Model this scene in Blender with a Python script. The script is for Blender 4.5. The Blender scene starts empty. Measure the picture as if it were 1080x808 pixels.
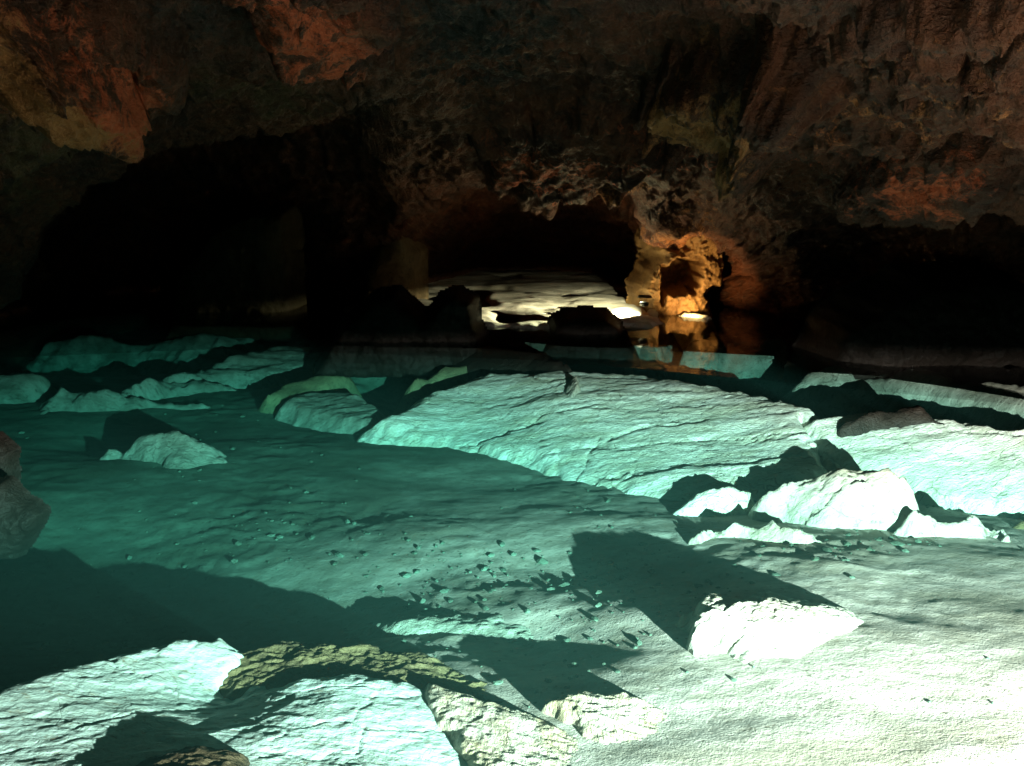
import bpy, math
import numpy as np
from mathutils import Vector

rng = np.random.default_rng(7)
sc = bpy.context.scene
COL = sc.collection

# ------------------------------------------------------------------ camera geometry (z = 0 is the water level)
CAMZ, FPX, PITCH = 1.60, 899.0, math.radians(12.8)
SP, CP = math.sin(PITCH), math.cos(PITCH)

def ray(px, py):
    a, b = (px - 540.0) / FPX, (py - 404.0) / FPX
    return a, CP - b * SP, -SP - b * CP            # X, Y, Z per unit of camera depth

def at(px, py, z):
    rx, ry, rz = ray(px, py)
    t = (z - CAMZ) / rz
    return rx * t, ry * t

def z_at(py, Y):                                   # height of a point seen at row py, Y metres in front
    _, ry, rz = ray(540, py)
    return CAMZ + Y * rz / ry

# ------------------------------------------------------------------ noise
_P = rng.permutation(256).astype(np.int64)
_P = np.concatenate([_P, _P, _P])
_G = rng.normal(size=(256, 3)); _G /= np.linalg.norm(_G, axis=1)[:, None]

def perlin(x, y, z):
    x, y, z = np.broadcast_arrays(np.asarray(x, float), np.asarray(y, float), np.asarray(z, float))
    xi, yi, zi = np.floor(x).astype(np.int64), np.floor(y).astype(np.int64), np.floor(z).astype(np.int64)
    xf, yf, zf = x - xi, y - yi, z - zi
    u, v, w = (t * t * t * (t * (t * 6 - 15) + 10) for t in (xf, yf, zf))
    xi &= 255; yi &= 255; zi &= 255
    out = 0.0
    for dx in (0, 1):
        for dy in (0, 1):
            for dz in (0, 1):
                g = _G[_P[_P[_P[xi + dx] + yi + dy] + zi + dz] & 255]
                dot = g[..., 0] * (xf - dx) + g[..., 1] * (yf - dy) + g[..., 2] * (zf - dz)
                out = out + dot * (u if dx else 1 - u) * (v if dy else 1 - v) * (w if dz else 1 - w)
    return out

def fbm(x, y, z, octv=5, gain=0.5, lac=2.03):
    s, a = 0.0, 1.0
    for k in range(octv):
        s = s + a * perlin(x + 17.3 * k, y - 9.1 * k, z + 5.7 * k)
        x, y, z, a = x * lac, y * lac, z * lac, a * gain
    return s

def ridged(x, y, z, octv=5, gain=0.5, lac=2.1):
    s, a = 0.0, 1.0
    for k in range(octv):
        n = 1 - np.abs(perlin(x + 11.3 * k, y - 7.1 * k, z + 3.7 * k)) * 2
        s = s + a * n * n
        x, y, z, a = x * lac, y * lac, z * lac, a * gain
    return s

def worley_edge(x, y, seed=0):
    xi, yi = np.floor(x).astype(int), np.floor(y).astype(int)
    f1 = np.full(x.shape, 9.0); f2 = np.full(x.shape, 9.0); idv = np.zeros(x.shape)
    for dx in (-1, 0, 1):
        for dy in (-1, 0, 1):
            cx, cy_ = xi + dx, yi + dy
            h = _P[(_P[(cx + seed) & 255] + cy_) & 255]
            d = np.hypot(cx + _G[h][..., 0] * 0.45 + 0.5 - x, cy_ + _G[h][..., 1] * 0.45 + 0.5 - y)
            nearer = d < f1
            f2 = np.where(nearer, f1, np.minimum(f2, d)); idv = np.where(nearer, h / 255.0, idv); f1 = np.where(nearer, d, f1)
    return f2 - f1, idv

def sstep(a, b, x):
    t = np.clip((x - a) / (b - a), 0, 1)
    return t * t * (3 - 2 * t)

def terrace(n, k, sharp=0.75):
    q = n * k
    f = np.floor(q); r = q - f
    return (f + sstep(0.5 - 0.5 * (1 - sharp), 0.5 + 0.5 * (1 - sharp), r)) / k

def seg_dist(x, y, pts):
    d = np.full(np.shape(x), 1e9)
    for (ax, ay), (bx, by) in zip(pts[:-1], pts[1:]):
        vx, vy = bx - ax, by - ay
        t = np.clip(((x - ax) * vx + (y - ay) * vy) / (vx * vx + vy * vy + 1e-12), 0, 1)
        d = np.minimum(d, np.hypot(x - ax - t * vx, y - ay - t * vy))
    return d

def sdf_poly(x, y, P):
    d = seg_dist(x, y, list(P) + [P[0]])
    inside = np.zeros(np.shape(x), bool)
    n = len(P)
    for i in range(n):
        ax, ay = P[i]; bx, by = P[(i + 1) % n]
        c = (ay > y) != (by > y)
        inside ^= c & (x < (bx - ax) * (y - ay) / ((by - ay) if by != ay else 1e-9) + ax)
    return np.where(inside, d, -d)

def tps(ctrl):
    C = np.array(ctrl, float); n = len(C)
    def k(r2): return r2 * np.log(r2 + 1e-9)
    D = ((C[:, None, :2] - C[None, :, :2]) ** 2).sum(-1)
    A = np.zeros((n + 3, n + 3)); A[:n, :n] = k(D) + np.eye(n) * 0.02
    A[:n, n] = 1; A[:n, n + 1:] = C[:, :2]; A[n, :n] = 1; A[n + 1:, :n] = C[:, :2].T
    w = np.linalg.solve(A, np.concatenate([C[:, 2], np.zeros(3)]))
    def f(x, y):
        s = w[n] + w[n + 1] * x + w[n + 2] * y
        for i in range(n):
            s = s + w[i] * k((x - C[i, 0]) ** 2 + (y - C[i, 1]) ** 2)
        return s
    return f

# ------------------------------------------------------------------ materials
def new_mat(name):
    m = bpy.data.materials.new(name); m.use_nodes = True
    nt = m.node_tree; nt.nodes.clear()
    return m, nt, nt.nodes, nt.links

def nd(N, typ, **kw):
    n = N.new(typ)
    for k, v in kw.items():
        if hasattr(n, k): setattr(n, k, v)
        else: n.inputs[k].default_value = v
    return n

def ramp(N, L, src, stops, interp='LINEAR'):
    r = N.new('ShaderNodeValToRGB'); e = r.color_ramp.elements; r.color_ramp.interpolation = interp
    while len(e) < len(stops): e.new(0.5)
    for i, (p, c) in enumerate(stops):
        e[i].position = p; e[i].color = (*c, 1) if len(c) == 3 else c
    L.new(src, r.inputs[0]); return r

def mixc(N, L, fac, a, b, mode='MIX'):
    m = N.new('ShaderNodeMix'); m.data_type = 'RGBA'; m.blend_type = mode; m.clamp_factor = True
    for val, idx in ((fac, 0), (a, 6), (b, 7)):
        if hasattr(val, 'is_linked') or hasattr(val, 'links'): L.new(val, m.inputs[idx])
        else: m.inputs[idx].default_value = val if idx == 0 else (*val, 1)
    return m.outputs[2]

def noise(N, L, vec, scale, detail=8, rough=0.6, dist=0.0):
    n = nd(N, 'ShaderNodeTexNoise', Scale=scale, Detail=detail, Roughness=rough, Distortion=dist)
    L.new(vec, n.inputs['Vector']); return n.outputs['Fac']

def bump(N, L, h, strength, dist, normal=None):
    b = nd(N, 'ShaderNodeBump', Strength=strength, Distance=dist); L.new(h, b.inputs['Height'])
    if normal is not None: L.new(normal, b.inputs['Normal'])
    return b.outputs['Normal']

def rock_mat(name, light, mid, dark, scale=1.0, rough=0.7, spec=0.3, streak=(1, 3, 1), crack=0.5, fine=0.6, extra=None, bumpd=0.03):
    """weathered limestone: two tones, darker staining, streaks along the bedding, fine cracks and grain"""
    m, nt, N, L = new_mat(name)
    out = N.new('ShaderNodeOutputMaterial'); bs = N.new('ShaderNodeBsdfPrincipled')
    L.new(bs.outputs[0], out.inputs[0])
    geo = N.new('ShaderNodeNewGeometry'); pos = geo.outputs['Position']
    mp = N.new('ShaderNodeMapping'); mp.inputs['Scale'].default_value = streak; mp.inputs['Rotation'].default_value = (0, 0, math.radians(14))
    L.new(pos, mp.inputs[0]); sv = mp.outputs[0]
    n1 = noise(N, L, sv, 1.7 * scale, 6, 0.62, 0.4)
    n2 = noise(N, L, pos, 6.5 * scale, 6, 0.68, 0.2)
    n3 = noise(N, L, sv, 14 * scale, 4, 0.7, 0.3)
    n4 = noise(N, L, pos, 60 * scale, 2, 0.7)
    c1 = ramp(N, L, n1, [(0.36, mid), (0.56, light)]).outputs[0]
    st = ramp(N, L, n2, [(0.40, (1, 1, 1)), (0.52, (0, 0, 0))]).outputs[0]
    mth = N.new('ShaderNodeMath'); mth.operation = 'MULTIPLY'; L.new(st, mth.inputs[0]); mth.inputs[1].default_value = 0.55
    c2 = mixc(N, L, mth.outputs[0], c1, mid)
    st2 = ramp(N, L, n3, [(0.33, (0.75, 0.75, 0.75)), (0.43, (0, 0, 0))]).outputs[0]
    c3 = mixc(N, L, st2, c2, dark)
    vor = nd(N, 'ShaderNodeTexVoronoi', Scale=2.2 * scale); vor.feature = 'DISTANCE_TO_EDGE'
    wv = N.new('ShaderNodeVectorMath'); wv.operation = 'ADD'
    ncol = nd(N, 'ShaderNodeTexNoise', Scale=2.5 * scale, Detail=6); L.new(pos, ncol.inputs['Vector'])
    sv2 = N.new('ShaderNodeVectorMath'); sv2.operation = 'SCALE'; sv2.inputs['Scale'].default_value = 0.5
    L.new(ncol.outputs['Color'], sv2.inputs[0]); L.new(sv, wv.inputs[0]); L.new(sv2.outputs[0], wv.inputs[1]); L.new(wv.outputs[0], vor.inputs['Vector'])
    ck = ramp(N, L, vor.outputs[0], [(0.0, (1, 1, 1)), (0.018, (0, 0, 0))]).outputs[0]
    cm = N.new('ShaderNodeMath'); cm.operation = 'MULTIPLY'; L.new(ck, cm.inputs[0])
    gate = ramp(N, L, n1, [(0.47, (1, 1, 1)), (0.55, (0, 0, 0))]).outputs[0]
    cm2 = N.new('ShaderNodeMath'); cm2.operation = 'MULTIPLY'; L.new(gate, cm2.inputs[0]); cm2.inputs[1].default_value = crack
    L.new(cm2.outputs[0], cm.inputs[1])
    c4 = mixc(N, L, cm.outputs[0], c3, tuple(v * 0.6 for v in dark))
    col = extra(N, L, pos, c4) if extra else c4
    L.new(col, bs.inputs['Base Color'])
    bs.inputs['Roughness'].default_value = rough; bs.inputs['Specular IOR Level'].default_value = spec
    nb = bump(N, L, n3, 0.5, bumpd)
    nb = bump(N, L, n2, 0.55, bumpd * 0.8, nb)
    nb = bump(N, L, n4, fine, 0.006, nb)
    inv = N.new('ShaderNodeMath'); inv.operation = 'SUBTRACT'; inv.inputs[0].default_value = 1; L.new(cm.outputs[0], inv.inputs[1])
    nb = bump(N, L, inv.outputs[0], 0.6, 0.01, nb)
    L.new(nb, bs.inputs['Normal'])
    return m

def cave_extra(N, L, pos, c):
    for attr, colr in (('rust', (0.52, 0.10, 0.035)), ('ochre', (0.34, 0.13, 0.04)), ('moss', (0.080, 0.042, 0.014)), ('near_black', (0.012, 0.010, 0.008))):
        a = N.new('ShaderNodeAttribute'); a.attribute_name = attr
        n = noise(N, L, pos, 4.5, 7, 0.8, 0.6)
        ad = N.new('ShaderNodeMath'); ad.operation = 'MULTIPLY_ADD'; L.new(n, ad.inputs[0]); ad.inputs[1].default_value = 2.6
        ad.inputs[2].default_value = -1.3
        s = N.new('ShaderNodeMath'); s.operation = 'ADD'; L.new(ad.outputs[0], s.inputs[0]); L.new(a.outputs['Fac'], s.inputs[1])
        r = ramp(N, L, s.outputs[0], [(0.40, (0, 0, 0)), (0.72, (1, 1, 1))]).outputs[0]
        gate = N.new('ShaderNodeMath'); gate.operation = 'MULTIPLY'; L.new(r, gate.inputs[0])
        on = ramp(N, L, a.outputs['Fac'], [(0.02, (0, 0, 0)), (0.25, (1, 1, 1))]).outputs[0]
        L.new(on, gate.inputs[1])
        c = mixc(N, L, gate.outputs[0], c, colr)
    return c

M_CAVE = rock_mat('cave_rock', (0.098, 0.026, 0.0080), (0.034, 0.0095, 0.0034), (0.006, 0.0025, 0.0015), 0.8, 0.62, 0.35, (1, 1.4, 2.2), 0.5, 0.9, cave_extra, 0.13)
M_PALE = rock_mat('pale_limestone', (0.82, 0.82, 0.74), (0.56, 0.55, 0.44), (0.24, 0.22, 0.14), 1.2, 0.6, 0.3, (1, 3.0, 1), 0.6, 0.8, None, 0.05)
M_WHITE = rock_mat('white_calcite', (0.47, 0.45, 0.39), (0.33, 0.30, 0.23), (0.12, 0.095, 0.055), 1.1, 0.6, 0.3, (1, 2, 1), 0.4, 0.5)
M_PINK = rock_mat('pinkish_limestone', (0.46, 0.41, 0.34), (0.34, 0.26, 0.17), (0.22, 0.16, 0.08), 1.5, 0.6, 0.3, (2.6, 1, 1), 0.5, 0.7)
M_BLUISH = rock_mat('bluish_calcite', (0.46, 0.57, 0.53), (0.33, 0.40, 0.36), (0.17, 0.14, 0.08), 1.3, 0.6, 0.3, (1, 2.4, 1), 0.22, 0.45, None, 0.014)
M_OLIVE = rock_mat('olive_crusted_rock', (0.150, 0.120, 0.055), (0.080, 0.062, 0.030), (0.030, 0.022, 0.012), 1.6, 0.7, 0.3, (1, 2, 1), 0.5, 0.8)
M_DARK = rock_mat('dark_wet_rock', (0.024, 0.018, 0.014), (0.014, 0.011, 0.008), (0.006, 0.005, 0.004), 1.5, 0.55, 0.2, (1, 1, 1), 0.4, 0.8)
M_BROWN = rock_mat('brown_rock', (0.20, 0.13, 0.07), (0.12, 0.075, 0.04), (0.04, 0.028, 0.016), 1.5, 0.65, 0.3, (1, 2, 1), 0.5, 0.8)
M_MOSS = rock_mat('mossy_limestone', (0.24, 0.25, 0.13), (0.14, 0.15, 0.08), (0.05, 0.05, 0.03), 2.0, 0.7, 0.3, (1, 2, 1), 0.5, 0.8)
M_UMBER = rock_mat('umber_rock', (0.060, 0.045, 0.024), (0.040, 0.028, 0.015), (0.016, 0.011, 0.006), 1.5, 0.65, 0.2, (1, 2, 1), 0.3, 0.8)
M_GREY = rock_mat('grey_green_limestone', (0.34, 0.37, 0.31), (0.17, 0.19, 0.15), (0.06, 0.06, 0.04), 1.4, 0.65, 0.3, (1, 3, 1), 0.6, 0.7)

def floor_mat():
    m, nt, N, L = new_mat('silty_pool_floor')
    out = N.new('ShaderNodeOutputMaterial'); bs = N.new('ShaderNodeBsdfPrincipled'); L.new(bs.outputs[0], out.inputs[0])
    pos = N.new('ShaderNodeNewGeometry').outputs['Position']
    mp = N.new('ShaderNodeMapping'); mp.inputs['Scale'].default_value = (1, 2.0, 1); mp.inputs['Rotation'].default_value = (0, 0, math.radians(-25)); L.new(pos, mp.inputs[0])
    n1 = noise(N, L, mp.outputs[0], 0.9, 5, 0.6, 0.5)
    n2 = noise(N, L, mp.outputs[0], 5.5, 6, 0.66, 0.3)
    n3 = noise(N, L, pos, 26, 4, 0.7)
    n4 = noise(N, L, pos, 110, 2, 0.7)
    c1 = ramp(N, L, n1, [(0.38, (0.19, 0.185, 0.14)), (0.50, (0.29, 0.29, 0.24)), (0.62, (0.40, 0.39, 0.32))]).outputs[0]
    d = ramp(N, L, n2, [(0.36, (0.8, 0.8, 0.8)), (0.55, (0, 0, 0))]).outputs[0]
    c2 = mixc(N, L, d, c1, (0.18, 0.175, 0.13))
    sp = ramp(N, L, n3, [(0.32, (0.9, 0.9, 0.9)), (0.40, (0, 0, 0))]).outputs[0]
    c3 = mixc(N, L, sp, c2, (0.10, 0.09, 0.06))
    sp2 = ramp(N, L, n3, [(0.66, (0, 0, 0)), (0.73, (0.9, 0.9, 0.9))]).outputs[0]
    c4 = mixc(N, L, sp2, c3, (0.52, 0.51, 0.43))
    at_ = N.new('ShaderNodeAttribute'); at_.attribute_name = 'lit_tint'
    c5 = mixc(N, L, at_.outputs['Fac'], (0.30, 0.47, 0.44), (1.62, 1.42, 1.55))  # light falloff put into the colour: dim bluish away from the lamps, bright near them
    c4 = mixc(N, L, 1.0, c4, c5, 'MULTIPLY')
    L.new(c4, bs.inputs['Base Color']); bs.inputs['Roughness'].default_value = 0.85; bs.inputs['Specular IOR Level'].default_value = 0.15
    nb = bump(N, L, n2, 0.30, 0.02); nb = bump(N, L, n3, 0.32, 0.016, nb); nb = bump(N, L, n4, 0.6, 0.004, nb)
    L.new(nb, bs.inputs['Normal'])
    return m
M_FLOOR = floor_mat()

# ------------------------------------------------------------------ mesh helpers
def link_mesh(name, V, F, mat, parent=None, smooth=True):
    me = bpy.data.meshes.new(name)
    V = np.asarray(V, np.float32); F = np.asarray(F, np.int32)
    k = F.shape[1]
    me.vertices.add(len(V)); me.vertices.foreach_set('co', V.ravel())
    me.loops.add(F.size); me.loops.foreach_set('vertex_index', F.ravel())
    me.polygons.add(len(F)); me.polygons.foreach_set('loop_start', np.arange(0, F.size, k, dtype=np.int32))
    me.update(calc_edges=True); me.validate()
    me.polygons.foreach_set('use_smooth', np.full(len(me.polygons), smooth))
    me.materials.append(mat)
    o = bpy.data.objects.new(name, me); COL.objects.link(o)
    if parent: o.parent = parent
    return o

def tag(o, label=None, cat=None, group=None, kind=None):
    if label: o['label'] = label
    if cat: o['category'] = cat
    if group: o['group'] = group
    if kind: o['kind'] = kind
    return o

def grid_faces(nu, nv, keep=None):
    i = np.arange(nu - 1)[:, None] * nv + np.arange(nv - 1)[None, :]
    F = np.stack([i, i + nv, i + nv + 1, i + 1], -1)
    if keep is not None: F = F[keep]
    return F.reshape(-1, 4)

def add_attr(o, name, vals):
    a = o.data.attributes.new(name, 'FLOAT', 'POINT'); a.data.foreach_set('value', np.asarray(vals, np.float32).ravel())

# ------------------------------------------------------------------ pool floor
def W(px, py, z=-0.55): return at(px, py, z)

FLOOR_BUMPS = []       # (x, y, rx, ry, rot, dz)
def fb(px, py, rx, ry, dz, rot=0.0, z=-0.55):
    x, y = W(px, py, z); FLOOR_BUMPS.append((x, y, rx, ry, math.radians(rot), dz))
FLOOR_BUMPS += [(3.6, 8.9, 3.2, 0.9, -0.14, -0.55), (0.4, 9.0, 1.4, 0.7, 0.0, -0.45)]     # trench behind the slabs
fb(160, 372, 2.2, 0.7, -0.35, 5)            # dark channel on the left
fb(410, 425, 0.8, 0.45, -0.35, 10)          # hollow left of the big slab
fb(120, 450, 0.7, 0.5, -0.12)
fb(300, 640, 1.0, 0.5, -0.12, 10)
fb(640, 610, 0.7, 0.35, -0.06, -30)
fb(560, 690, 0.4, 0.25, -0.10, -30)
fb(330, 370, 1.8, 0.8, 0.26, 5)             # raised shelves in the middle left
fb(420, 560, 1.2, 0.5, 0.05, 0)
fb(20, 590, 1.3, 1.0, -0.28)

def floor_z(x, y, detail=True):
    z = -0.17 - 0.45 * sstep(0.5, 5.2, np.hypot(x - 2.6, (y - 1.6) * 0.9))
    wob = 0.9 * fbm(x * 0.9, y * 0.9, 51.0, 4)
    far = sstep(9.2, 10.1, y + wob) * sstep(-2.6, -1.8, x + wob) * sstep(2.3, 1.7, x + 0.6 * wob)
    for bx, by, rx, ry, a, dz in FLOOR_BUMPS:
        u = (x - bx) * math.cos(a) + (y - by) * math.sin(a); v = -(x - bx) * math.sin(a) + (y - by) * math.cos(a)
        z = z + (1 - far) * dz * np.exp(-(u / rx) ** 2 - (v / ry) ** 2)
    z = z + 0.675 * far - 0.09 * far * sstep(0.0, 0.4, fbm(x * 0.9, y * 0.5, 31.0, 3))
    z = z + 0.050 * fbm(x * 0.55, y * 0.75, 3.1, 3)
    if detail:
        near = 0.35 + 0.65 * sstep(1.2, 3.2, np.hypot(x - 2.4, y - 2.0))
        z = z + near * 0.016 * fbm(x * 2.1 + 0.3 * y, y * 3.2, 7.7, 5, 0.52)
        rough = sstep(-0.1, 0.35, fbm(x * 0.8, y * 0.8, 21.0, 2))
        z = z + (0.003 + 0.013 * rough * sstep(2.6, 4.0, y)) * near * (ridged(x * 4.0, y * 6.0, 1.3, 4) - 0.9)
    return z

def build_floor():
    ny, nx = 620, 620
    t = np.linspace(0, 1, ny)
    y = 0.6 + 19.4 * (0.22 * t + 0.78 * t ** 2.2)
    s = np.linspace(-1, 1, nx)
    half = 1.6 + 0.95 * y
    X = s[None, :] * half[:, None] + 0.3; Y = np.repeat(y[:, None], nx, 1)
    X = np.sign(X) * np.abs(X)
    Z = floor_z(X, Y)
    # the bed climbs to the walls at the rim
    V = np.stack([X, Y, Z], -1).reshape(-1, 3)
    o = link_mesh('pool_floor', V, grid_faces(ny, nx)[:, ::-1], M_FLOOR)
    add_attr(o, 'lit_tint', np.maximum(sstep(5.6, 1.6, np.hypot(X - 2.4, (Y - 2.0) * 0.8) + 0.7 * fbm(X * 0.8, Y * 0.8, 41.0, 4)), sstep(9.5, 10.5, Y)))  # painted lamp light: bed paler near the floodlight and on the far floor
    tag(o, 'silty pale limestone bed of the cave pool under clear green water', 'ground', kind='structure')
build_floor()

# ------------------------------------------------------------------ rocks from outlines
def rock(name, label, outline, mat, ctrl=(), res=None, edge=0.05, slope=1.6, warp=0.05, amp=0.03, freq=2.0, stretch=(1, 2.2), rot=14,
         ter=0.0, terk=6, fine=0.010, cracks=(), blocks=0.0, bfreq=1.4, dz=0.0, cat='rock', group=None, parent=None, seed=0.0, flat=0.0):
    pts = []
    for q in outline:
        bx, by = at(*q[:3]); pts.append((bx, by + (q[3] if len(q) > 3 else 0.0), q[4] if len(q) > 4 else q[2]))
    cp = pts + [(*at(px, py, z), z) for px, py, z in ctrl]
    P = [(p[0], p[1]) for p in pts]
    zt = tps(cp)
    xs = np.array([p[0] for p in P]); ys = np.array([p[1] for p in P])
    dist = math.hypot(xs.mean(), ys.mean())
    m = 0.9 / slope + 0.15
    if res is None: res = max(0.006, dist * 0.0028)
    x0, x1, y0, y1 = xs.min() - m, xs.max() + m, ys.min() - m, ys.max() + m
    nx, ny = int((x1 - x0) / res) + 2, int((y1 - y0) / res) + 2
    while nx * ny > 260000:
        res *= 1.15; nx, ny = int((x1 - x0) / res) + 2, int((y1 - y0) / res) + 2
    X, Y = np.meshgrid(np.linspace(x0, x1, nx), np.linspace(y0, y1, ny))
    s = seed * 13.7
    wx = X + warp * fbm(X * 2.2 + s, Y * 2.2, 4.0, 4); wy = Y + warp * fbm(X * 2.2, Y * 2.2 + s, 9.0, 4)
    wx = wx + warp * 0.55 * fbm(X * 8 + s, Y * 8, 14.0, 3); wy = wy + warp * 0.55 * fbm(X * 8, Y * 8 + s, 19.0, 3)
    d = sdf_poly(wx, wy, P)
    e = edge
    drop = np.where(d < 0, e + slope * np.maximum(-d, 0), e * np.exp(-np.maximum(d, 0) * slope / e))
    a = math.radians(rot)
    U = (X * math.cos(a) + Y * math.sin(a)) * stretch[0]; Vv = (-X * math.sin(a) + Y * math.cos(a)) * stretch[1]
    n = fbm(U * freq + s, Vv * freq, 2.0 + s, 5, 0.5)
    top = zt(np.clip(X, xs.min(), xs.max()), np.clip(Y, ys.min(), ys.max()))
    zmin, zmax = min(p[2] for p in cp), max(p[2] for p in cp)
    top = np.clip(top, zmin - 0.08, zmax + 0.08)
    Z = top + e * 0.4 - drop + amp * n + dz
    if ter: Z = Z + ter * (terrace(n + 0.6 * fbm(U * freq * 0.5, Vv * freq * 0.5, 6 + s, 2), terk, 0.82) - n * 0.5)
    Z = Z + fine * (ridged(U * freq * 4, Vv * freq * 3, s, 4) - 0.9)
    if flat: Z = Z + flat * (np.abs(fbm(X * freq * 1.3 + s, Y * freq * 1.3, s, 3)) * -2 + 0.4)
    if blocks:            # broken into plates along open joints, each plate tilted and set a little higher or lower
        we, wid = worley_edge(U * bfreq * 0.6 + 0.35 * fbm(U * 1.5, Vv * 1.5, s + 3, 4), Vv * bfreq * 0.6 + 0.35 * fbm(U * 1.5, Vv * 1.5, s + 8, 4), int(seed))
        gate = sstep(-0.15, 0.25, fbm(U * 0.7 + s, Vv * 0.7, 5.5, 3))
        Z = Z + blocks * (wid - 0.5) * 0.8 - blocks * 1.1 * gate * np.exp(-(we / 0.035) ** 2)
        we2, wid2 = worley_edge(U * bfreq * 2.1 + 0.4 * fbm(U * 3, Vv * 3, s + 1, 4), Vv * bfreq * 2.1 + 0.4 * fbm(U * 3, Vv * 3, s + 6, 4), int(seed) + 40)
        Z = Z + blocks * 0.25 * (wid2 - 0.5) - blocks * 0.4 * (1 - gate) * np.exp(-(we2 / 0.05) ** 2)
    for path, w, dep in cracks:
        cpth = [at(px, py, z) for px, py, z in path]
        cd = seg_dist(X + 0.05 * fbm(X * 5, Y * 5, 3, 3), Y + 0.05 * fbm(X * 5, Y * 5, 8, 3), cpth)
        Z = Z - dep * np.exp(-(cd / w) ** 2)
    keepv = Z > floor_z(X, Y, False) - 0.16
    keep = keepv[:-1, :-1] | keepv[1:, :-1] | keepv[:-1, 1:] | keepv[1:, 1:]
    c0 = np.unravel_index(np.argmax(np.where(keep, d[:-1, :-1], -9)), keep.shape)
    reach = np.zeros_like(keep); reach[c0] = True
    for _ in range(4000):
        g2 = reach.copy()
        g2[1:] |= reach[:-1]; g2[:-1] |= reach[1:]; g2[:, 1:] |= g2[:, :-1]; g2[:, :-1] |= g2[:, 1:]
        g2 &= keep
        if (g2 == reach).all(): break
        reach = g2
    F = grid_faces(ny, nx, reach)
    V = np.stack([X, Y, Z], -1).reshape(-1, 3)
    used = np.unique(F); remap = np.full(len(V), -1); remap[used] = np.arange(len(used))
    V = V[used]; F = remap[F]
    org = np.array([V[:, 0].mean(), V[:, 1].mean(), V[:, 2].min()])
    o = link_mesh(name, V - org, F, mat); o.location = org
    if parent: o.parent = parent
    if label: tag(o, label, cat, group)
    return o

FZ = -0.56
SLABS = 'pale slabs and boulders in the pool'

# the big slab across the middle
rock('stone_slab', 'largest pale stone slab sloping across the middle of the pool', 
     [(398, 446, -.46), (440, 420, -.34), (490, 400, -.24), (520, 390, -.18), (600, 391, -.13), (680, 394, -.12), (760, 408, -.12), (850, 428, -.12), (858, 460, -.20), (880, 490, -.30), (840, 500, -.34),
      (760, 520, -.44), (690, 522, -.50), (640, 512, -.54), (560, 486, -.56), (470, 462, -.55)], M_PALE,
     ctrl=[(600, 440, -.33), (720, 450, -.30), (540, 430, -.36), (800, 470, -.30)], edge=.05, amp=.018, freq=1.1, stretch=(1, 3.0), rot=-10, ter=.025, terk=6, fine=.006, slope=.9, blocks=.020, bfreq=1.1, warp=.10,
     cracks=[([(845, 445, -.2), (865, 470, -.25), (884, 492, -.3)], .03, .1), ([(635, 465, -.42), (608, 497, -.5)], .010, .018)], seed=1, group=SLABS)
rock('stone_slab', 'bright cracked pale slab at the right edge of the pool below the dark channel',
     [(858, 446, -.16), (905, 432, -.10), (960, 436, -.08), (1080, 455, -.06), (1180, 475, -.05), (1240, 560, -.35), (1080, 542, -.42), (1000, 522, -.40), (930, 505, -.38), (890, 492, -.36), (866, 470, -.28)], M_PALE,
     ctrl=[(980, 480, -.24), (1060, 500, -.26)], edge=.04, amp=.016, freq=1.3, stretch=(1, 2.6), rot=-15, ter=.025, terk=5, fine=.006, slope=1.3, blocks=.020, bfreq=1.2, warp=.10, seed=2, group=SLABS)
# the cluster in front of the slabs
rock('boulder', 'white boulder with a shaded hollow in its top, amid the cluster below the right slab',
     [(808, 515, -0.270), (830, 500, -0.190), (870, 492, -0.150), (920, 497, -0.150), (965, 515, -0.170), (975, 545, -0.330), (978, 572, -0.490), (930, 580, -0.530), (870, 574, -0.510), (845, 560, -0.470), (820, 545, -0.430)], M_WHITE,
     ctrl=[(905, 530, -.27), (862, 522, -.36), (940, 540, -.30)], edge=.05, amp=.05, freq=2.2, stretch=(1, 1.5), ter=.03, fine=.012, slope=2.2, seed=3, warp=.09, blocks=.05, bfreq=3, group=SLABS)
rock('boulder', 'low cream boulder lying along the front of the white hollow boulder',
     [(735, 548, -0.315), (770, 534, -0.255), (820, 540, -0.255), (860, 558, -0.295), (905, 575, -0.375), (880, 590, -0.455), (820, 582, -0.455), (770, 572, -0.455), (742, 562, -0.435)], M_WHITE,
     ctrl=[(800, 560, -.46)], edge=.04, amp=.03, freq=2.5, slope=2.0, blocks=.03, bfreq=4, warp=.08, seed=4, group=SLABS)
rock('boulder', 'blue-green rock in the shade at the left end of the boulder cluster',
     [(715, 530, -0.405), (735, 512, -0.325), (770, 512, -0.305), (795, 524, -0.365), (760, 545, -0.465), (725, 545, -0.485)], M_PALE,
     edge=.05, amp=.04, freq=2.5, slope=2.0, seed=5, fine=.014, group=SLABS)
rock('boulder', 'rounded white boulder at the right end of the cluster, beside the hollow one',
     [(970, 548, -0.275), (985, 530, -0.195), (1020, 530, -0.175), (1062, 545, -0.235), (1050, 572, -0.395), (1010, 584, -0.475), (975, 578, -0.455)], M_WHITE,
     ctrl=[(1015, 555, -.33)], edge=.05, amp=.03, freq=2.4, slope=2.0, blocks=.03, bfreq=4, warp=.08, seed=6, group=SLABS)
rock('boulder', 'olive green rock cut off by the right edge of the view',
     [(1046, 575, -.52), (1062, 556, -.42), (1090, 548, -.36), (1140, 552, -.36), (1150, 580, -.5), (1090, 590, -.56)], M_OLIVE,
     edge=.05, amp=.03, freq=2.4, slope=1.8, seed=7, group=SLABS)
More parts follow.
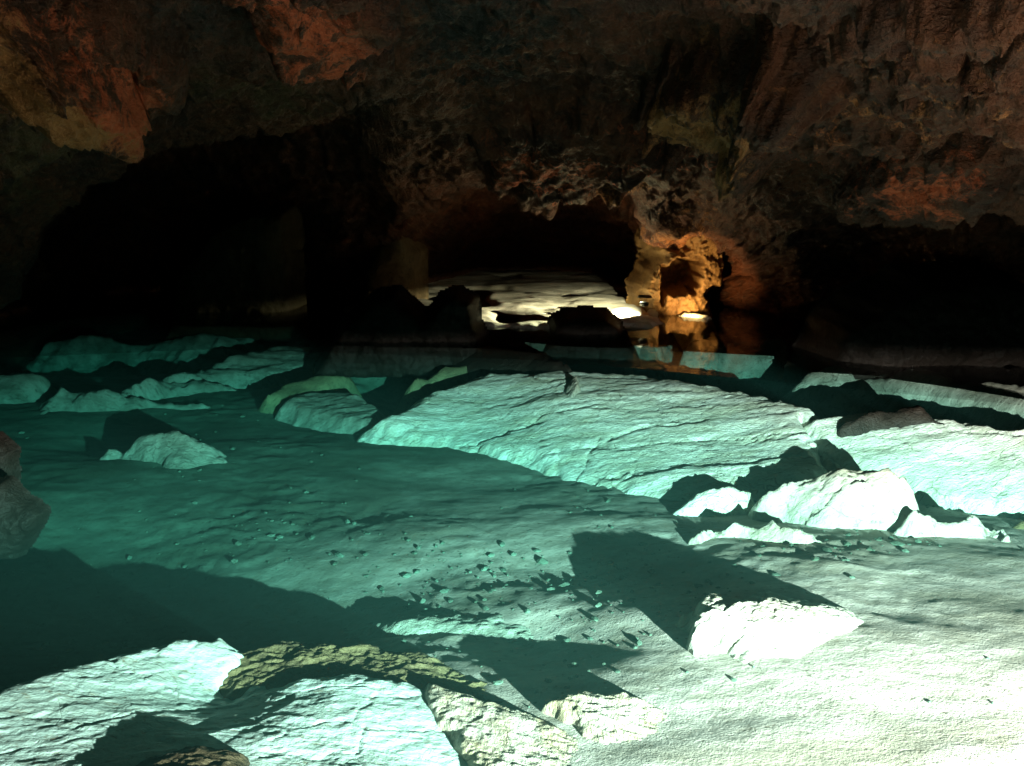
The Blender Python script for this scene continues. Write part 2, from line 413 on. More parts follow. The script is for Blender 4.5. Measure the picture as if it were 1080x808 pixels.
# the lone boulder nearest the lamp
rock('boulder', 'dazzling white lone boulder casting a long shadow on the pale silt',
     [(727, 650, -0.235), (733, 640, -0.215, .05, -.22), (752, 632, -0.195, .10, -.24), (778, 638, -0.225, .10, -.28), (790, 640, -0.235, .08, -.28), (797, 627, -0.215, .14, -.28), (836, 630, -0.235, .14, -.30), (846, 640, -0.275, .10, -.32), (885, 643, -0.285, .12, -.34), (912, 656, -0.325, .06, -.35), (936, 670, -0.340, .02, -.37), (920, 690, -0.360), (905, 705, -0.380), (868, 712, -0.385), (836, 726, -0.395), (800, 716, -0.390), (778, 728, -0.400), (752, 722, -0.400), (746, 704, -0.390), (758, 690, -0.330), (752, 680, -0.300), (735, 672, -0.260)], M_WHITE,
     ctrl=[(745, 640, -.215), (790, 634, -.235), (845, 638, -.26), (892, 650, -.29), (800, 660, -.225), (860, 670, -.265), (790, 690, -.27), (850, 695, -.29)], edge=.05, amp=.022, freq=3.4, stretch=(1, 1.4), slope=2.4, warp=.10, fine=.006, ter=.010, blocks=.018, bfreq=4, dz=.012, seed=8, res=.006, group=SLABS)
# foreground ledges
rock('rock_ledge', 'bluish white ledge filling the bottom left of the view',
     [(-120, 800, -0.160), (-20, 738, -0.200), (60, 702, -0.220), (150, 684, -0.260), (228, 667, -0.280), (262, 690, -0.320), (240, 720, -0.370), (240, 738, -0.380), (262, 722, -0.360), (350, 712, -0.310), (430, 716, -0.350), (490, 742, -0.400), (520, 800, -0.400), (520, 900, -0.370), (200, 900, -0.210), (-150, 900, -0.140)], M_BLUISH,
     ctrl=[(100, 740, -0.250), (360, 770, -0.300), (180, 760, -0.270)], edge=.04, amp=.014, freq=2.2, stretch=(1, 1.8), rot=20, fine=.004, slope=1.2, ter=.006, warp=.09, blocks=.009, bfreq=1.1, seed=9, res=.006)
rock('rock_ledge', 'olive brown crusted ledge between the two bluish white foreground lobes',
     [(190, 735, -0.370), (240, 690, -0.360), (300, 674, -0.370), (380, 680, -0.390), (450, 690, -0.430), (560, 740, -0.450), (620, 780, -0.450), (500, 760, -0.430), (420, 730, -0.390), (300, 740, -0.380)], M_OLIVE,
     edge=.04, amp=.03, freq=2.6, rot=25, slope=1.4, fine=.014, seed=10, res=.007)
rock('rock_ledge', 'pinkish cream ledge with brown pits in front of the lone boulder shadow',
     [(445, 716, -0.320), (500, 730, -0.340), (560, 752, -0.360), (610, 775, -0.370), (660, 815, -0.390), (700, 900, -0.390), (515, 900, -0.320), (490, 800, -0.340)], M_PINK,
     edge=.035, amp=.014, freq=3.0, rot=-35, slope=1.8, fine=.007, seed=11, res=.006, ter=.01)
rock('rock_ledge', 'beige crumbling ledge half buried in bright silt at the bottom',
     [(578, 742, -0.340), (620, 726, -0.300), (680, 734, -0.310), (725, 760, -0.360), (800, 790, -0.390), (800, 840, -0.380), (680, 840, -0.340), (630, 790, -0.370)], M_PINK,
     edge=.03, amp=.02, freq=3.2, rot=-20, slope=1.8, fine=.008, seed=12, res=.006)
rock('rock_ledge', 'low grey half-buried ridge at the rim of the shaded hollow',
     [(415, 650, -.52), (455, 638, -.50), (520, 640, -.49), (570, 654, -.49), (600, 690, -.48), (560, 690, -.53), (470, 672, -.56), (425, 668, -.56)], M_GREY,
     edge=.07, amp=.025, freq=2.8, slope=0.5, fine=.008, seed=13)
rock('rock', 'low dark brown dome standing in for an arc-shaped shadow at the very bottom of the bluish ledge',
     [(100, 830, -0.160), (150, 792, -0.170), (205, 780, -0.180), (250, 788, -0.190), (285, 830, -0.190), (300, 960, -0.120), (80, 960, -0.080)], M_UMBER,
     edge=.05, amp=.012, freq=2.5, slope=1.2, seed=14, res=.006, warp=.03)  # dark dome put in for an arc of shadow across the ledge
# left side of the pool
rock('rock', 'blue-green humped rock alone on the dark silt left of centre',
     [(114, 464, -0.465), (145, 455, -0.405), (185, 452, -0.365), (215, 464, -0.445), (242, 486, -0.585), (205, 496, -0.635), (170, 485, -0.585), (130, 478, -0.585)], M_GREY,
     ctrl=[(185, 466, -.36)], edge=.05, amp=.03, freq=2.4, slope=1.3, blocks=.008, bfreq=3, warp=.07, seed=15)
rock('rock', 'long low rock with a bright turquoise patch behind the humped rock',
     [(46, 426, -0.515), (60, 414, -0.435), (95, 412, -0.415), (150, 416, -0.475), (215, 424, -0.555), (150, 434, -0.635), (60, 436, -0.635)], M_GREY,
     edge=.05, amp=.03, freq=2.0, slope=1.0, blocks=.03, bfreq=2, warp=.10, seed=16)
rock('rock', 'turquoise flat rock cut off by the left edge of the view',
     [(-70, 400, -0.350), (-10, 395, -0.350), (30, 391, -0.310), (47, 396, -0.370), (34, 412, -0.490), (10, 420, -0.550), (-60, 424, -0.550)], M_GREY,
     edge=.04, amp=.03, freq=2.0, slope=1.6, seed=17)
SH = 'flat stone shelves on the left of the pool'
rock('stone_shelf', 'narrow turquoise shelf nearest the long low rock on the left',
     [(130, 412, -0.465), (165, 402, -0.425), (215, 396, -0.425), (228, 402, -0.485), (180, 414, -0.565)], M_GREY, edge=.03, amp=.03, freq=2, slope=1.0, blocks=.03, bfreq=2, warp=.10, seed=20, group=SH)
rock('stone_shelf', 'broad turquoise shelf with stepped layers across the left middle of the pool',
     [(178, 396, -0.425), (250, 376, -0.345), (300, 364, -0.305), (380, 358, -0.305), (450, 362, -0.325), (470, 374, -0.405), (360, 386, -0.445), (300, 392, -0.465), (235, 398, -0.505)], M_GREY, edge=.03, amp=.05, freq=1.4, stretch=(1, 3), rot=8, ter=.05, terk=5, slope=1.2, blocks=.03, bfreq=1.6, warp=.10, seed=21, group=SH)
rock('stone_shelf', 'yellow-green tongue of stone bordered by a dark crack, left of the big slab',
     [(281, 416, -0.450), (300, 405, -0.390), (340, 396, -0.350), (365, 395, -0.370), (350, 408, -0.450), (310, 420, -0.490)], M_MOSS, edge=.03, amp=.02, freq=2, slope=1.6, seed=22, group=SH)
rock('stone_shelf', 'cracked low shelf at the foot of the yellow-green tongue',
     [(300, 424, -.48), (330, 412, -.44), (370, 414, -.44), (400, 428, -.48), (395, 448, -.53), (350, 440, -.53)], M_GREY, edge=.03, amp=.04, freq=2.6, slope=1.4, seed=23, group=SH)
rock('stone_shelf', 'pale yellowish sliver of stone between the dark hollow and the twin-peaked rock',
     [(440, 396, -.26), (470, 386, -.22), (500, 384, -.22), (490, 392, -.28), (450, 400, -.32)], M_MOSS, edge=.02, amp=.02, freq=2.6, slope=1.5, seed=24, group=SH)
rock('stone_shelf', 'thin turquoise shelf along the far left bank',
     [(50, 360, -0.360), (110, 354, -0.320), (200, 352, -0.260), (262, 347, -0.260), (240, 356, -0.380), (140, 364, -0.440)], M_GREY, edge=.03, amp=.03, freq=1.6, slope=1.0, blocks=.03, bfreq=2, warp=.12, seed=25, group=SH)
# dark rocks out of the water
rock('rock', 'low black rock lying along the top edge of the big slab',
     [(470, 368, -.12), (520, 360, .0), (570, 366, .0), (600, 384, -.06), (560, 392, -.2), (490, 388, -.25)], M_DARK, edge=.04, amp=.03, freq=2.0, slope=1.4, seed=28)
rock('rock_shard', 'small upright pale shard on the crest of the big slab',
     [(596, 418, -.24), (600, 405, -.165), (606, 396, -.105), (610, 405, -.135), (604, 420, -.23)], M_WHITE, edge=.015, amp=.012, freq=5, slope=2.4, warp=.03, seed=29, res=.008)
# right side
rock('rock_ledge', 'long grey-green ledge rising from the dark water on the right',
     [(856, 388, -.06), (890, 379, .03), (960, 384, .05), (1080, 405, .06), (1200, 420, .08), (1220, 470, -.2), (1080, 440, -.15), (980, 414, -.14), (900, 396, -.12)], M_GREY,
     edge=.04, amp=.03, freq=1.8, stretch=(1, 2), rot=-14, ter=.04, slope=1.2, seed=30)
rock('rock', 'dark brown rock wedged behind the right slab',
     [(888, 446, -.12), (920, 428, -.0), (970, 424, .02), (1005, 440, -.02), (1010, 452, -.12), (940, 452, -.15)], M_DARK, edge=.04, amp=.05, freq=2.4, slope=1.8, seed=31)
rock('stone_shelf', 'thin turquoise shelf in the dark water below the lamp-lit wall',
     [(724, 360, -.08), (760, 354, -.04), (826, 356, -.02), (830, 359, -.04), (770, 363, -.09)], M_GREY, edge=.02, amp=.02, freq=2, slope=3.5, seed=32, group='thin shelves in the dark water')
rock('stone_shelf', 'tiny turquoise shelf against the dark right wall',
     [(864, 350, -.04), (884, 345, .0), (906, 348, .0), (900, 353, -.06)], M_GREY, edge=.02, amp=.02, freq=2, slope=3.5, seed=33, group='thin shelves in the dark water')
rock('stone_shelf', 'turquoise shelf beside the black flat-topped rock',
     [(570, 356, -.10), (610, 353, -.08), (690, 352, -.06), (696, 357, -.10), (620, 361, -.16)], M_GREY, edge=.02, amp=.03, freq=2, slope=3.5, seed=34, group='thin shelves in the dark water')

# ------------------------------------------------------------------ cave shell
COLS = [  # px, then (py, Y) for rows 2..8 and Y of the foot
 (-420, [(-150, 2.6), (0, 3.0), (100, 3.6), (200, 4.2), (290, 4.8), (320, 5.2), (350, 5.6)], 5.8),
 (-160, [(-150, 3.0), (0, 3.6), (110, 4.4), (230, 5.4), (330, 6.3), (330, 6.8), (345, 7.3)], 7.6),
 (0, [(-150, 3.2), (0, 4.2), (110, 5.0), (220, 6.3), (308, 7.3), (270, 8.4), (300, 10.6)], 11.2),
 (60, [(-150, 3.3), (0, 4.4), (90, 5.2), (170, 6.6), (207, 7.5), (165, 9.2), (260, 12.2)], 12.6),
 (130, [(-150, 3.4), (0, 4.5), (60, 5.4), (122, 7.0), (152, 7.8), (105, 9.6), (240, 13.2)], 13.6),
 (200, [(-150, 3.4), (0, 4.7), (60, 5.6), (110, 7.2), (138, 8.0), (95, 10.0), (240, 13.5)], 13.8),
 (260, [(-150, 3.4), (0, 4.8), (50, 5.8), (105, 7.4), (131, 8.2), (95, 10.0), (230, 13.0)], 13.3),
 (320, [(-150, 3.5), (0, 4.9), (50, 5.9), (90, 7.4), (119, 8.6), (108, 9.8), (230, 12.6)], 12.9),
 (380, [(-150, 3.6), (0, 5.2), (60, 6.4), (95, 8.0), (114, 9.0), (130, 9.9), (230, 12.2)], 12.5),
 (425, [(-150, 3.7), (0, 5.5), (80, 7.0), (130, 9.0), (170, 10.0), (205, 10.9), (260, 12.2)], 12.6),
 (455, [(-150, 3.7), (0, 5.7), (80, 7.2), (135, 9.1), (182, 10.2), (215, 11.4), (262, 14.0)], 15.5),
 (505, [(-150, 3.7), (0, 5.9), (70, 7.4), (135, 9.2), (186, 10.4), (178, 12.0), (262, 16.2)], 17.3),
 (560, [(-150, 3.7), (0, 5.9), (60, 7.4), (120, 9.2), (196, 10.6), (175, 12.2), (262, 16.4)], 17.4),
 (620, [(-150, 3.7), (0, 5.8), (60, 7.3), (120, 9.0), (199, 10.5), (178, 12.2), (264, 16.0)], 17.0),
 (668, [(-150, 3.6), (0, 5.7), (60, 7.1), (120, 8.8), (200, 10.3), (195, 11.8), (270, 15.2)], 16.0),
 (695, [(-150, 3.6), (0, 5.6), (65, 7.0), (130, 8.7), (240, 10.7), (262, 12.2), (300, 13.4)], 13.8),
 (740, [(-150, 3.5), (0, 5.4), (70, 6.7), (140, 8.4), (236, 10.7), (268, 12.0), (318, 12.6)], 12.8),
 (785, [(-150, 3.4), (0, 5.2), (70, 6.4), (140, 7.9), (215, 9.5), (268, 11.0), (315, 11.6)], 11.8),
 (840, [(-150, 3.3), (0, 4.9), (75, 6.0), (145, 7.2), (210, 8.4), (255, 9.8), (310, 10.6)], 10.8),
 (900, [(-150, 3.1), (0, 4.5), (80, 5.5), (150, 6.5), (205, 7.4), (225, 9.2), (295, 10.3)], 10.6),
 (980, [(-150, 2.9), (0, 4.1), (80, 4.9), (150, 5.7), (195, 6.4), (195, 8.4), (290, 9.8)], 10.2),
 (1070, [(-150, 2.7), (0, 3.8), (80, 4.5), (150, 5.2), (190, 5.8), (195, 7.6), (300, 9.0)], 9.4),
 (1230, [(-150, 2.5), (0, 3.4), (80, 4.0), (150, 4.6), (200, 5.2), (230, 6.2), (320, 7.2)], 7.6),
 (1500, [(-150, 2.3), (0, 3.0), (100, 3.5), (200, 4.0), (280, 4.6), (330, 5.2), (370, 5.6)], 5.8),
]

def catmull(A, t):
    """A (n, ...) sampled at float indices t"""
    n = len(A); i = np.clip(np.floor(t).astype(int), 0, n - 2); f = (t - i)
    f = f.reshape(f.shape + (1,) * (A.ndim - 1))
    p0, p1, p2, p3 = (A[np.clip(i + k, 0, n - 1)] for k in (-1, 0, 1, 2))
    a = 0.5 * (p2 - p0); b = 0.5 * (p3 - p1)
    a, b = a * 0.7, b * 0.7
    return (2 * f**3 - 3 * f**2 + 1) * p1 + (f**3 - 2 * f**2 + f) * a + (-2 * f**3 + 3 * f**2) * p2 + (f**3 - f**2) * b

def build_cave():
    ctrl = []
    for px, prof, foot in COLS:
        u = (px - 540) / FPX
        pr = [(-6.0, 3.4), (-2.0, 4.4)] + [(Y, z_at(py, Y)) for py, Y in prof] + [(foot, -1.5)]
        row = []
        for k, (Y, z) in enumerate(pr):
            dep = Y * CP + (CAMZ - z) * SP
            if k <= 1: dep = 4.2
            elif k == 2: dep = max(dep, 3.0)
            row.append((u * dep, Y, z))
        ctrl.append(row)
    A = np.array(ctrl)                                   # cols, rows, 3
    pxs = np.array([c[0] for c in COLS], float)
    NU, NV = 760, 520
    pu = np.linspace(pxs[0], pxs[-1], NU)
    tu = np.interp(pu, pxs, np.arange(len(pxs)))
    B = catmull(A, tu)                                   # NU, rows, 3
    nrow = A.shape[1]
    # dense where the photograph looks
    dens = np.array([0.25, 0.35, 0.9, 1, 1.1, 1.1, 1.0, 1.0, 0.9]); cum = np.concatenate([[0], np.cumsum(dens)])
    tv = np.interp(np.linspace(0, cum[-1], NV), cum, np.arange(nrow))
    Pm = np.swapaxes(catmull(np.swapaxes(B, 0, 1), tv), 0, 1)
    du = np.gradient(Pm, axis=0); dv = np.gradient(Pm, axis=1)
    Nn = np.cross(du, dv); Nn /= np.linalg.norm(Nn, axis=-1, keepdims=True) + 1e-9
    x, y, z = Pm[..., 0], Pm[..., 1], Pm[..., 2]
    # bedding runs up to the right
    q = z * 1.0 - x * 0.28 + 0.15 * y
    h = 0.30 * fbm(x * 0.55, y * 0.55, z * 0.7 + 3, 5, 0.52)
    h = h + 0.09 * (ridged(x * 0.9, y * 0.9, q * 1.8, 5, 0.55) - 0.9)
    h = h + 0.16 * (terrace(fbm(x * 0.5, y * 0.5, q * 1.6, 4), 5, 0.85))
    h = h + 0.045 * (ridged(x * 4.0, y * 4.0, q * 6.0, 5, 0.6) - 0.9)
    # blocky overhanging outcrops in the roof
    def blob(px, py, Y, rx, ry):
        zc = z_at(py, Y); dep = Y * CP + (CAMZ - zc) * SP; xc = (px - 540) / FPX * dep
        s = dep / FPX
        return ((x - xc) / (rx * s)) ** 2 + ((z - zc) / (ry * s)) ** 2 + ((y - Y) / (3.0 * rx * s)) ** 2
    wob = fbm(x * 2.2, y * 2.2, z * 2.2, 4) * 1.3
    def bump_at(px, py, Y, rx, ry, amt, sharp=0.35):
        return amt * sstep(1 + sharp, 1 - sharp, blob(px, py, Y, rx, ry) + wob)
    pv = np.clip(np.interp(tv, np.arange(nrow), np.arange(nrow)), 0, nrow)
    sgn = -1.0
    h2 = bump_at(345, 35, 5.1, 75, 62, 0.30) + bump_at(95, 55, 4.9, 62, 55, 0.25) + bump_at(20, 40, 4.6, 60, 60, 0.25) + bump_at(770, 80, 6.8, 75, 40, 0.40) \
        + bump_at(950, 60, 4.8, 110, 110, 0.25) + bump_at(600, 150, 9.8, 90, 45, 0.30) + bump_at(985, 170, 5.9, 50, 40, 0.2)
    cr = 0.25 * np.exp(-((ridged(x * 0.45, y * 0.45, q * 0.5 + 9, 1) - 1.0) / 0.02) ** 2)
    disp = h + h2 - cr
    V = Pm + Nn * disp[..., None] * sgn
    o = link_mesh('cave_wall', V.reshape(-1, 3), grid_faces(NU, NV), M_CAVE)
    g = lambda *a: np.exp(-blob(*a))
    rust = np.maximum.reduce([0.95 * g(95, 60, 4.9, 62, 48), 0.9 * g(350, 40, 5.1, 80, 60), 0.5 * g(590, 150, 9.8, 120, 40), 0.6 * g(985, 165, 5.9, 45, 40), 0.35 * g(760, 130, 8, 200, 60)])
    ochre = np.maximum.reduce([0.95 * g(765, 85, 6.8, 70, 35), 1.0 * g(15, 30, 4.6, 50, 60), 0.35 * g(960, 70, 4.7, 150, 90), 0.55 * g(650, 195, 10.5, 45, 14), 0.9 * g(722, 280, 10.6, 45, 60)])
    moss = np.maximum.reduce([0.8 * g(60, 130, 5.4, 100, 40), 0.6 * g(300, 105, 7.6, 110, 20), 0.6 * g(20, 230, 6.4, 40, 60)])
    near_black = np.maximum.reduce([0.8 * g(500, 30, 6, 140, 70), 0.6 * g(210, 40, 5, 60, 60)])  # two near-black colour patches on the roof
    for nme, v in (('rust', rust), ('ochre', ochre), ('moss', moss), ('near_black', near_black)): add_attr(o, nme, v)
    tag(o, 'rough brown cave roof and walls arching over the pool with deep black recesses', 'cave', kind='structure')
    return o
build_cave()

# ------------------------------------------------------------------ water
def build_water():
    m, nt, N, L = new_mat('clear_green_water')
    out = N.new('ShaderNodeOutputMaterial')
    va = nd(N, 'ShaderNodeVolumeAbsorption', Density=0.43); va.inputs['Color'].default_value = (0.20, 0.80, 0.765, 1)
    vs = nd(N, 'ShaderNodeVolumeScatter', Density=0.036, Anisotropy=0.1); vs.inputs['Color'].default_value = (0.30, 0.85, 0.78, 1)
    ad = N.new('ShaderNodeAddShader'); L.new(va.outputs[0], ad.inputs[0]); L.new(vs.outputs[0], ad.inputs[1])
    L.new(ad.outputs[0], out.inputs['Volume'])
    x0, x1, y0, y1, zb = -26, 26, -9, 26, -3.5
    V = [(x, y, z) for z in (zb, 0) for y in (y0, y1) for x in (x0, x1)]
    F = [(0, 2, 3, 1), (4, 5, 7, 6), (0, 1, 5, 4), (2, 6, 7, 3), (0, 4, 6, 2), (1, 3, 7, 5)]
    o = link_mesh('water', V, F, m, smooth=False)
    tag(o, 'clear blue-green water filling the cave pool', 'water', kind='structure')
    # the still surface of the deep far pool, where it mirrors the lamp-lit wall
    m2, nt, N, L = new_mat('water_mirror')
    out = N.new('ShaderNodeOutputMaterial'); mx = N.new('ShaderNodeMixShader'); tr = N.new('ShaderNodeBsdfTransparent'); gl = N.new('ShaderNodeBsdfGlossy')
    gl.inputs['Roughness'].default_value = 0.02
    fr = N.new('ShaderNodeFresnel'); fr.inputs['IOR'].default_value = 1.33
    pos = N.new('ShaderNodeNewGeometry').outputs['Position']
    mp = N.new('ShaderNodeMapping'); mp.inputs['Scale'].default_value = (1.0, 1.0, 1); L.new(pos, mp.inputs[0])
    n = noise(N, L, mp.outputs[0], 3.0, 3, 0.5)
    nb = bump(N, L, n, 0.18, 0.02)
    L.new(nb, gl.inputs['Normal'])
    L.new(fr.outputs[0], mx.inputs[0]); L.new(tr.outputs[0], mx.inputs[1]); L.new(gl.outputs[0], mx.inputs[2]); L.new(mx.outputs[0], out.inputs[0])
    edge = [(-14, 9.0), (-5.5, 8.0), (-3.0, 8.6), (-1.2, 8.3), (0.2, 8.0), (1.2, 7.6), (2.2, 7.1), (3.2, 6.6), (4.2, 6.1), (6.0, 5.2), (14, 4.5)]
    V = [(x, y, 0.004) for x, y in edge] + [(x, 24, 0.004) for x, y in edge]
    k = len(edge)
    F = [(i, i + 1, k + i + 1, k + i) for i in range(k - 1)]
    s = link_mesh('water_surface', V, F, m2, smooth=False)
    tag(s, 'still dark mirror of the far pool reflecting the lamp-lit wall', 'water', kind='structure')
build_water()

# ------------------------------------------------------------------ lamps
def lookrot(src, dst):
    return (Vector(dst) - Vector(src)).to_track_quat('-Z', 'Y').to_euler()


def lathe(name, prof, mat, n=40, parent=None):
    V, F = [], []
    for r, z in prof:
        V += [(r * math.cos(2 * math.pi * k / n), r * math.sin(2 * math.pi * k / n), z) for k in range(n)]
    for i in range(len(prof) - 1):
        for k in range(n):
            F.append((i * n + k, i * n + (k + 1) % n, (i + 1) * n + (k + 1) % n, (i + 1) * n + k))
    return link_mesh(name, V, F, mat, parent)

def plain(name, col, rough, metal=0.0):
    m, nt, N, L = new_mat(name); out = N.new('ShaderNodeOutputMaterial'); bs = N.new('ShaderNodeBsdfPrincipled'); L.new(bs.outputs[0], out.inputs[0])
    g = N.new('ShaderNodeNewGeometry').outputs['Position']; n = noise(N, L, g, 40, 5)
    c = ramp(N, L, n, [(0.35, tuple(v * 0.7 for v in col)), (0.65, col)]).outputs[0]
    L.new(c, bs.inputs['Base Color']); bs.inputs['Roughness'].default_value = rough; bs.inputs['Metallic'].default_value = metal
    return m
M_STEEL = plain('weathered_steel', (0.10, 0.10, 0.10), 0.5, 0.7)

FL = Vector((2.15, -0.6, 0.66))
def flood():
    root = bpy.data.objects.new('floodlight', None); COL.objects.link(root); root.location = FL
    tag(root, 'grey floodlight on a post, out of view beside the near right edge of the pool, with an added light shield', 'lamp')
    lathe('light_shield', [(0.40, -0.038), (0.40, 0.20), (0.30, 0.28), (0.0, 0.30)], M_STEEL, 64, root)  # added shield, cuts the beam so the cave walls stay dark
    lathe('post', [(0.03, -1.9), (0.03, -0.08), (0.0, -0.08)], M_STEEL, 24, root)
    li = bpy.data.lights.new('floodlight_beam', 'SPOT'); li.energy = 10500; li.color = (1.0, 0.97, 0.86)
    li.spot_size = math.radians(130); li.spot_blend = 1.0; li.shadow_soft_size = 0.018
    o = bpy.data.objects.new('floodlight_beam', li); COL.objects.link(o); o.location = FL
    o.rotation_euler = lookrot(FL, (0.9, 5.7, -0.45))
flood()

# ------------------------------------------------------------------ crags: rock faces standing up, modelled across and up, with depth behind
def crag(name, label, outline, Y, mat, thick=0.6, edge=0.15, amp=0.08, freq=1.2, hollows=(), res=None, cat='rock', warp=0.06, seed=0.0, lean=0.0, group=None, fine=0.02):
    P = []
    for px, py in outline:
        z = z_at(py, Y); P.append(((px - 540) / FPX * (Y * CP + (CAMZ - z) * SP), z))
    xs = np.array([p[0] for p in P]); zs = np.array([p[1] for p in P])
    if res is None: res = Y * 0.0022
    m = 0.12 + thick / 5
    nx, nz = int((np.ptp(xs) + 2 * m) / res) + 2, int((np.ptp(zs) + 2 * m) / res) + 2
    X, Z = np.meshgrid(np.linspace(xs.min() - m, xs.max() + m, nx), np.linspace(zs.min() - m, zs.max() + m, nz))
    s = seed * 7.3
    d = sdf_poly(X + warp * fbm(X * 3 + s, Z * 3, 1, 4), Z + warp * fbm(X * 3, Z * 3 + s, 5, 4), P)
    back = np.where(d < 0, edge + 5 * np.maximum(-d, 0), edge * np.exp(-np.maximum(d, 0) / edge))
    yy = Y + back - amp * fbm(X * freq * 1.3 + s, Z * freq, s, 5) * 2 - fine * (ridged(X * freq * 5, Z * freq * 5, s, 4) - 0.9) + lean * (Z - zs.min())
    for px, py, rx, ry, dep in hollows:
        zc = z_at(py, Y); xc = (px - 540) / FPX * (Y * CP + (CAMZ - zc) * SP); sc_ = Y / FPX
        q = ((X - xc) / (rx * sc_)) ** 2 + ((Z - zc) / (ry * sc_)) ** 2 + 0.9 * fbm(X * 5 + s, Z * 5, 3, 4)
        yy = yy + dep * sstep(1.25, 0.75, q)
    keepv = yy < Y + edge + thick
    keep = keepv[:-1, :-1] | keepv[1:, :-1] | keepv[:-1, 1:] | keepv[1:, 1:]
    F = grid_faces(nz, nx, keep)
    V = np.stack([X, np.minimum(yy, Y + edge + thick), Z], -1).reshape(-1, 3)
    used = np.unique(F); remap = np.full(len(V), -1); remap[used] = np.arange(len(used))
    V = V[used]; F = remap[F]
    org = np.array([V[:, 0].mean(), V[:, 1].mean(), V[:, 2].min()])
    o = link_mesh(name, V - org, F, mat); o.location = org
    tag(o, label, cat, group)
    return o

M_OCHRE = rock_mat('ochre_rock', (0.24, 0.13, 0.045), (0.15, 0.075, 0.024), (0.05, 0.03, 0.012), 1.8, 0.65, 0.3, (1, 1, 0.6), 0.5, 0.8, None, 0.04)
rock('rock_ledge', 'thin pale ledge at the water line below the ochre outcrop, glowing in the lamp light',
     [(684, 325, .08), (715, 327, .08), (748, 331, .07), (746, 337, -.02), (712, 335, -.02), (684, 331, -.02)], M_PALE, edge=.02, amp=.02, freq=3, slope=2, seed=40, warp=.04)
crag('rock_outcrop', 'craggy ochre outcrop with a dark hollow, lit golden from below by the niche lamp',
     [(682, 372), (688, 322), (686, 305), (698, 284), (708, 268), (700, 254), (705, 240), (725, 236), (752, 240), (768, 258), (762, 296), (752, 322), (750, 372)], 11.0, M_OCHRE,
     edge=0.10, amp=0.10, freq=2.2, hollows=[(722, 292, 19, 20, 0.9), (701, 300, 4, 22, 0.4), (756, 312, 10, 9, 0.35), (735, 275, 8, 6, 0.3)], seed=1, res=0.014, warp=.13, thick=0.9, fine=0.03)
crag('rock_pillar', 'squared grey-brown foot of rock at the water between the two dark recesses',
     [(376, 350), (385, 290), (400, 262), (420, 250), (436, 270), (438, 350)], 12.0, M_BROWN, edge=0.08, amp=0.05, seed=2)
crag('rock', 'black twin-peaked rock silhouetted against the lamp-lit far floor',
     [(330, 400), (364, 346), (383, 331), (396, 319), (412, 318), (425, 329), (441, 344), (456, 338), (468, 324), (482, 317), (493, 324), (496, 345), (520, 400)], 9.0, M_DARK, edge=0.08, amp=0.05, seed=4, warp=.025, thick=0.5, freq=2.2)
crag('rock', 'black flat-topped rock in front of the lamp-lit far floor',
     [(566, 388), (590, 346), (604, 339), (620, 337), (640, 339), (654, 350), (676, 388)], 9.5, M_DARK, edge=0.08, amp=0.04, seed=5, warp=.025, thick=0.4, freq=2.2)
crag('boulder', 'large dark brown rock mass rising at the right edge under the cave wall',
     [(885, 420), (915, 362), (950, 335), (1000, 312), (1060, 306), (1130, 320), (1180, 360), (1190, 430)], 7.6, M_DARK, edge=0.35, amp=0.06, seed=6, thick=0.8)
crag('rock', 'dark brown rock cut off by the left edge of the view',
     [(-110, 600), (-110, 530), (-34, 522), (-16, 519), (-2, 532), (10, 543), (24, 555), (16, 568), (0, 600)], 4.9, M_DARK, edge=0.14, amp=0.04, seed=7, thick=0.12, freq=2.5)
crag('rock', 'black knob of rock at the left edge just above the dark brown one',
     [(-100, 540), (-90, 472), (-28, 470), (-12, 476), (0, 488), (0, 504), (-10, 540)], 5.3, M_DARK, edge=0.12, amp=0.04, seed=8, thick=0.12, freq=2.5)
crag('rock', 'smooth tall rock barely visible inside the black left recess',
     [(170, 360), (185, 290), (215, 250), (262, 228), (292, 228), (297, 290), (300, 360)], 11.2, M_UMBER, edge=0.2, amp=0.06, seed=3)

def warm():
    src = Vector((1.62, 10.40, 0.32))
    root = bpy.data.objects.new('niche_lamp', None); COL.objects.link(root); root.location = src
    tag(root, 'small warm lamp sunk at the water line under the ochre outcrop', 'lamp')
    lathe('housing', [(0.0, -0.12), (0.05, -0.11), (0.06, -0.07), (0.0, -0.06)], M_STEEL, 24, root)
    lathe('beam_shield', [(0.09, -0.007), (0.08, 0.015), (0.0, 0.02)], M_STEEL, 32, root)  # small shield added to keep this beam off the recess walls
    li = bpy.data.lights.new('niche_lamp_beam', 'SPOT'); li.energy = 900; li.color = (0.96, 1.0, 0.60); li.shadow_soft_size = 0.005
    li.spot_size = math.radians(125); li.spot_blend = 0.4
    o = bpy.data.objects.new('niche_lamp_beam', li); COL.objects.link(o); o.location = src; o.rotation_euler = lookrot(src, (-0.6, 11.9, 0.0))
    li = bpy.data.lights.new('niche_lamp_uplight', 'SPOT'); li.energy = 75; li.color = (1.0, 0.66, 0.26); li.shadow_soft_size = 0.03
    li.spot_size = math.radians(110); li.spot_blend = 0.6
    x2, y2 = at(716, 330, 0.0)
    p = Vector((x2, 10.52, 0.04))
    o = bpy.data.objects.new('niche_lamp_uplight', li); COL.objects.link(o); o.location = p; o.rotation_euler = lookrot(p, (x2 + 0.1, 11.0, 0.4))
warm()

